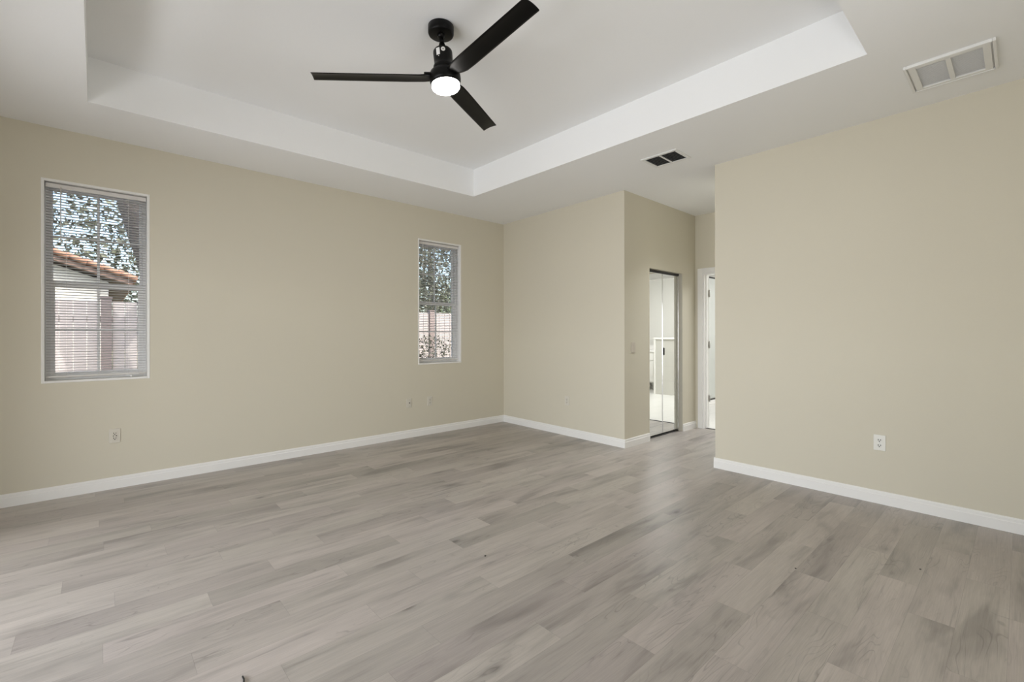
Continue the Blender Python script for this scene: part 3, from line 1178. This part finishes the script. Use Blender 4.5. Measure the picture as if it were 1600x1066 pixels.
# ---------------------------------------------------------------- sliding door behind the camera
root = bpy.data.objects.new('door_2', None)
C.objects.link(root)
root['kind'] = 'structure'
root.matrix_world = T(XN - 0.06, 0.6, 0)
bm = B()
for y0, y1 in ((0.0, 0.05), (1.075, 1.125), (2.175, 2.225), (3.25, 3.30)):
    box(bm, -0.03, 0.03, y0, y1, 0, 2.05, 0.003)
box(bm, -0.03, 0.03, 0.05, 3.25, 2.00, 2.05, 0.003)
box(bm, -0.03, 0.03, 0.05, 3.25, 0.0, 0.03, 0.003)
obj('sliding_frame', bm, VINYL, root)

# ---------------------------------------------------------------- outdoors
bm = B()
box(bm, -40, 60, 5.14, 60, -0.35, -0.20)
struct('ground', bm, [GRASS])

# boundary fence: boards between posts
fence = thing('boundary_fence', 'pale vertical-board garden fence with dark posts beyond the windows', 'fence', T(0, 9.5, -0.2))
x = 0.086 - 4 * 1.952
while x < 16:
    bm = B()
    nb = 12
    for k in range(nb):
        a = x + 0.07 + k * (1.952 - 0.14) / nb
        box(bm, a + 0.003, a + (1.952 - 0.14) / nb - 0.003, 0.0, 0.022, 0.05, 1.98, 0.003, 1)
    box(bm, x + 0.06, x + 1.89, 0.022, 0.06, 0.30, 0.40)
    box(bm, x + 0.06, x + 1.89, 0.022, 0.06, 1.65, 1.75)
    obj('panel', bm, FENCE, fence)
    bm = B()
    box(bm, x - 0.065, x + 0.065, -0.045, 0.085, 0.0, 2.02, 0.006)
    box(bm, x - 0.075, x + 0.075, -0.055, 0.095, 2.02, 2.05, 0.006)
    obj('post', bm, POST, fence)
    x += 1.952

# neighbouring house with its tiled gable roof
HY = 14.0
house = thing('neighbor_house', 'white neighbouring house with a brown clay tile roof seen through the far window', 'house', T(0, HY, -0.2))
RX, RZ, EX, EZ = -4.0, 4.35, 0.62, 2.72     # ridge and right eave
LX = RX - (EX - RX)
bm = B()
v = [(LX + 0.45, 0), (EX - 0.45, 0), (EX - 0.45, EZ - 0.02), (RX, RZ - 0.12), (LX + 0.45, EZ - 0.02)]
f1 = [bm.verts.new((a, 0.35, c)) for a, c in v]
f2 = [bm.verts.new((a, 9.0, c)) for a, c in v]
bm.faces.new(f1)
bm.faces.new(f2)
for k in range(5):
    bm.faces.new((f1[k], f1[(k + 1) % 5], f2[(k + 1) % 5], f2[k]))
obj('wall', bm, STUCCO, house)
for sgn, ex in ((1, EX), (-1, LX)):
    bm = B()
    d = Vector((ex - RX, 0, EZ - RZ))
    ln = d.length
    d.normalize()
    nrm = Vector((-d.z, 0, d.x)) * (1 if sgn > 0 else -1)
    if nrm.z < 0:
        nrm = -nrm
    p = [Vector((RX, 0, RZ)), Vector((ex, 0, EZ))]
    vs = []
    for y in (0.0, 9.3):
        for q in p:
            for t in (0.0, -0.10):
                vs.append(bm.verts.new(q + nrm * t + Vector((0, y, 0))))
    for f in ((0, 1, 3, 2), (4, 6, 7, 5), (0, 4, 5, 1), (2, 3, 7, 6), (0, 2, 6, 4), (1, 5, 7, 3)):
        bm.faces.new([vs[i] for i in f])
    obj('roof_deck', bm, FASCIA, house)
    bm = B()
    rows_n = 15
    for i in range(rows_n):
        for j in range(34):
            q = p[0] + d * (ln * (i + 0.5) / rows_n) + Vector((0, 0.14 + j * 0.27, 0)) + nrm * 0.02
            hl = ln / rows_n * 0.62
            tube(bm, [q - d * hl + nrm * 0.055, q + d * hl + nrm * 0.02], [0.055, 0.070], 8, True)
    obj('roof_tiles', bm, CLAY, house)
    # rake tiles along the gable edge
    bm = B()
    for i in range(16):
        q = p[0] + d * (ln * (i + 0.5) / 16) + Vector((0, -0.02, 0)) + nrm * 0.03
        hl = ln / 16 * 0.60
        tube(bm, [q - d * hl + nrm * 0.075, q + d * hl + nrm * 0.03], [0.055, 0.070], 10, True)
    obj('rake_tiles', bm, CLAY, house)
bm = B()
box(bm, -3.2, -2.2, 0.30, 0.36, 1.0, 2.1, 0.01)
obj('house_window', bm, plain('dark_pane', (0.05, 0.06, 0.07), 0.15), house)


def leaves(bm, centre, radii, n, size, seed):
    rnd = random.Random(seed)
    for _ in range(n):
        while True:
            p = Vector((rnd.uniform(-1, 1), rnd.uniform(-1, 1), rnd.uniform(-1, 1)))
            if 0.25 < p.length < 1:
                break
        p = Vector((p.x * radii[0], p.y * radii[1], p.z * radii[2])) + Vector(centre)
        a = Vector((rnd.gauss(0, 1), rnd.gauss(0, 1), rnd.gauss(0, 1))).normalized()
        b_ = a.orthogonal().normalized()
        b_ = Matrix.Rotation(rnd.uniform(0, 6.28), 3, a) @ b_
        c = a.cross(b_)
        s = size * rnd.uniform(0.6, 1.3)
        vs = [bm.verts.new(p + b_ * s * x_ + c * s * 0.5 * y_ + a * s * 0.12 * z_) for x_, y_, z_ in ((-1, 0, 0), (0, -1, 1), (1, 0, 0), (0, 1, 1))]
        bm.faces.new(vs)


def tree(name, label, base, trunk, rad, clumps, mat, size, seed, branches=(), group=None):
    root = thing(name, label, 'tree', T(base[0], base[1], -0.2), group)
    bm = B()
    rnd = random.Random(seed)
    pts = []
    rr = []
    for i in range(len(trunk) - 1):
        for t in range(6):
            q = Vector(trunk[i]).lerp(Vector(trunk[i + 1]), t / 6)
            pts.append(q + Vector((rnd.uniform(-.02, .02), rnd.uniform(-.02, .02), 0)))
            rr.append((rad[i] * (1 - t / 6) + rad[i + 1] * t / 6) * rnd.uniform(0.95, 1.06))
    pts.append(Vector(trunk[-1]))
    rr.append(rad[-1])
    tube(bm, pts, rr, 14)
    obj('trunk', bm, BARK, root)
    for bpts, brad in branches:
        bm = B()
        tube(bm, bpts, brad, 9)
        obj('branch', bm, BARK, root)
    bm = B()
    for i, (c, r, n) in enumerate(clumps):
        leaves(bm, c, r, n, size, seed * 31 + i)
    obj('foliage', bm, mat, root)
    return root


tree('oak_tree', 'leaning oak with a thick dark trunk just outside the far window', (1.30, 8.2),
     [(0, 0, 0), (-0.22, 0, 1.2), (-0.56, 0.0, 2.3), (-0.84, 0.05, 3.3), (-1.15, 0.2, 4.6), (-1.3, 0.3, 6.0)], [0.42, 0.33, 0.30, 0.28, 0.25, 0.18],
     [((0.3, 0.6, 4.6), (1.6, 0.8, 0.7), 700), ((-2.4, 1.2, 6.0), (2.2, 1.5, 1.0), 1500), ((1.5, 0.8, 5.5), (2.0, 1.5, 1.2), 1500), ((0.1, 0.5, 3.5), (0.5, 0.4, 0.5), 160)],
     LEAF1, 0.055, 3, [([(-0.70, 0.05, 2.8), (0.1, 0.3, 3.7), (0.9, 0.5, 4.6)], [0.17, 0.12, 0.08]), ([(-1.0, 0.15, 4.2), (-2.2, 0.6, 5.2), (-3.2, 0.9, 5.8)], [0.15, 0.10, 0.05])])
G = 'trees beyond the fence'
tree('garden_tree', 'grey-green tree behind the tile-roofed house in the far window', (1.9, 24.0), [(0, 0, 0), (0.1, 0, 3), (0.3, 0, 6)], [0.3, 0.22, 0.1],
     [((-6.0, 0, 7.5), (3.6, 2.5, 2.8), 1500), ((-0.9, 0, 5.0), (2.6, 2.0, 2.6), 2000), ((1.7, 0, 4.2), (2.2, 2.0, 2.8), 1700)], LEAF1, 0.13, 5, group=G)
tree('garden_tree', 'dark tree with gaps of sky filling the window near the room corner', (6.6, 12.6), [(0, 0, 0), (0.1, 0, 2), (-0.1, 0, 4.5)], [0.25, 0.2, 0.1],
     [((-1.2, 0, 4.3), (1.5, 1.2, 1.0), 1500), ((0.9, 0.2, 4.4), (1.7, 1.2, 0.8), 1100), ((0.2, 0, 2.7), (2.2, 1.0, 0.9), 3000)], LEAF1, 0.075, 8, group=G)
tree('garden_tree', 'bright green bushy tree behind the fence in the window near the room corner', (11.0, 15.5), [(0, 0, 0), (0.0, 0, 1.5), (0.2, 0, 2.6)], [0.15, 0.12, 0.06],
     [((0.2, 0, 2.2), (1.6, 1.0, 1.1), 2200)], LEAF2, 0.075, 11, group=G)
tree('garden_tree', 'tall pale tree far behind the bright green bushy tree', (15.5, 25.0), [(0, 0, 0), (0.2, 0, 4), (0.0, 0, 7)], [0.3, 0.22, 0.1],
     [((0, 0, 5.6), (3.6, 2.5, 2.8), 2600)], LEAF3, 0.13, 12, group=G)
tree('garden_shrub', 'thin brown-green shrub in front of the fence by the window near the corner', (5.35, 8.7), [(0, 0, 0), (0.05, 0, 0.6), (0.0, 0, 1.0)], [0.03, 0.025, 0.01],
     [((0, 0, 1.15), (0.75, 0.35, 0.30), 520), ((-0.3, 0, 0.75), (0.5, 0.3, 0.35), 240)], LEAF3, 0.035, 14,
     [([(0, 0, 0.1), (0.25, 0, 0.7), (0.5, 0, 1.2)], [0.02, 0.014, 0.006]), ([(0, 0, 0.1), (-0.25, 0.02, 0.7), (-0.55, 0, 1.25)], [0.02, 0.014, 0.006])])
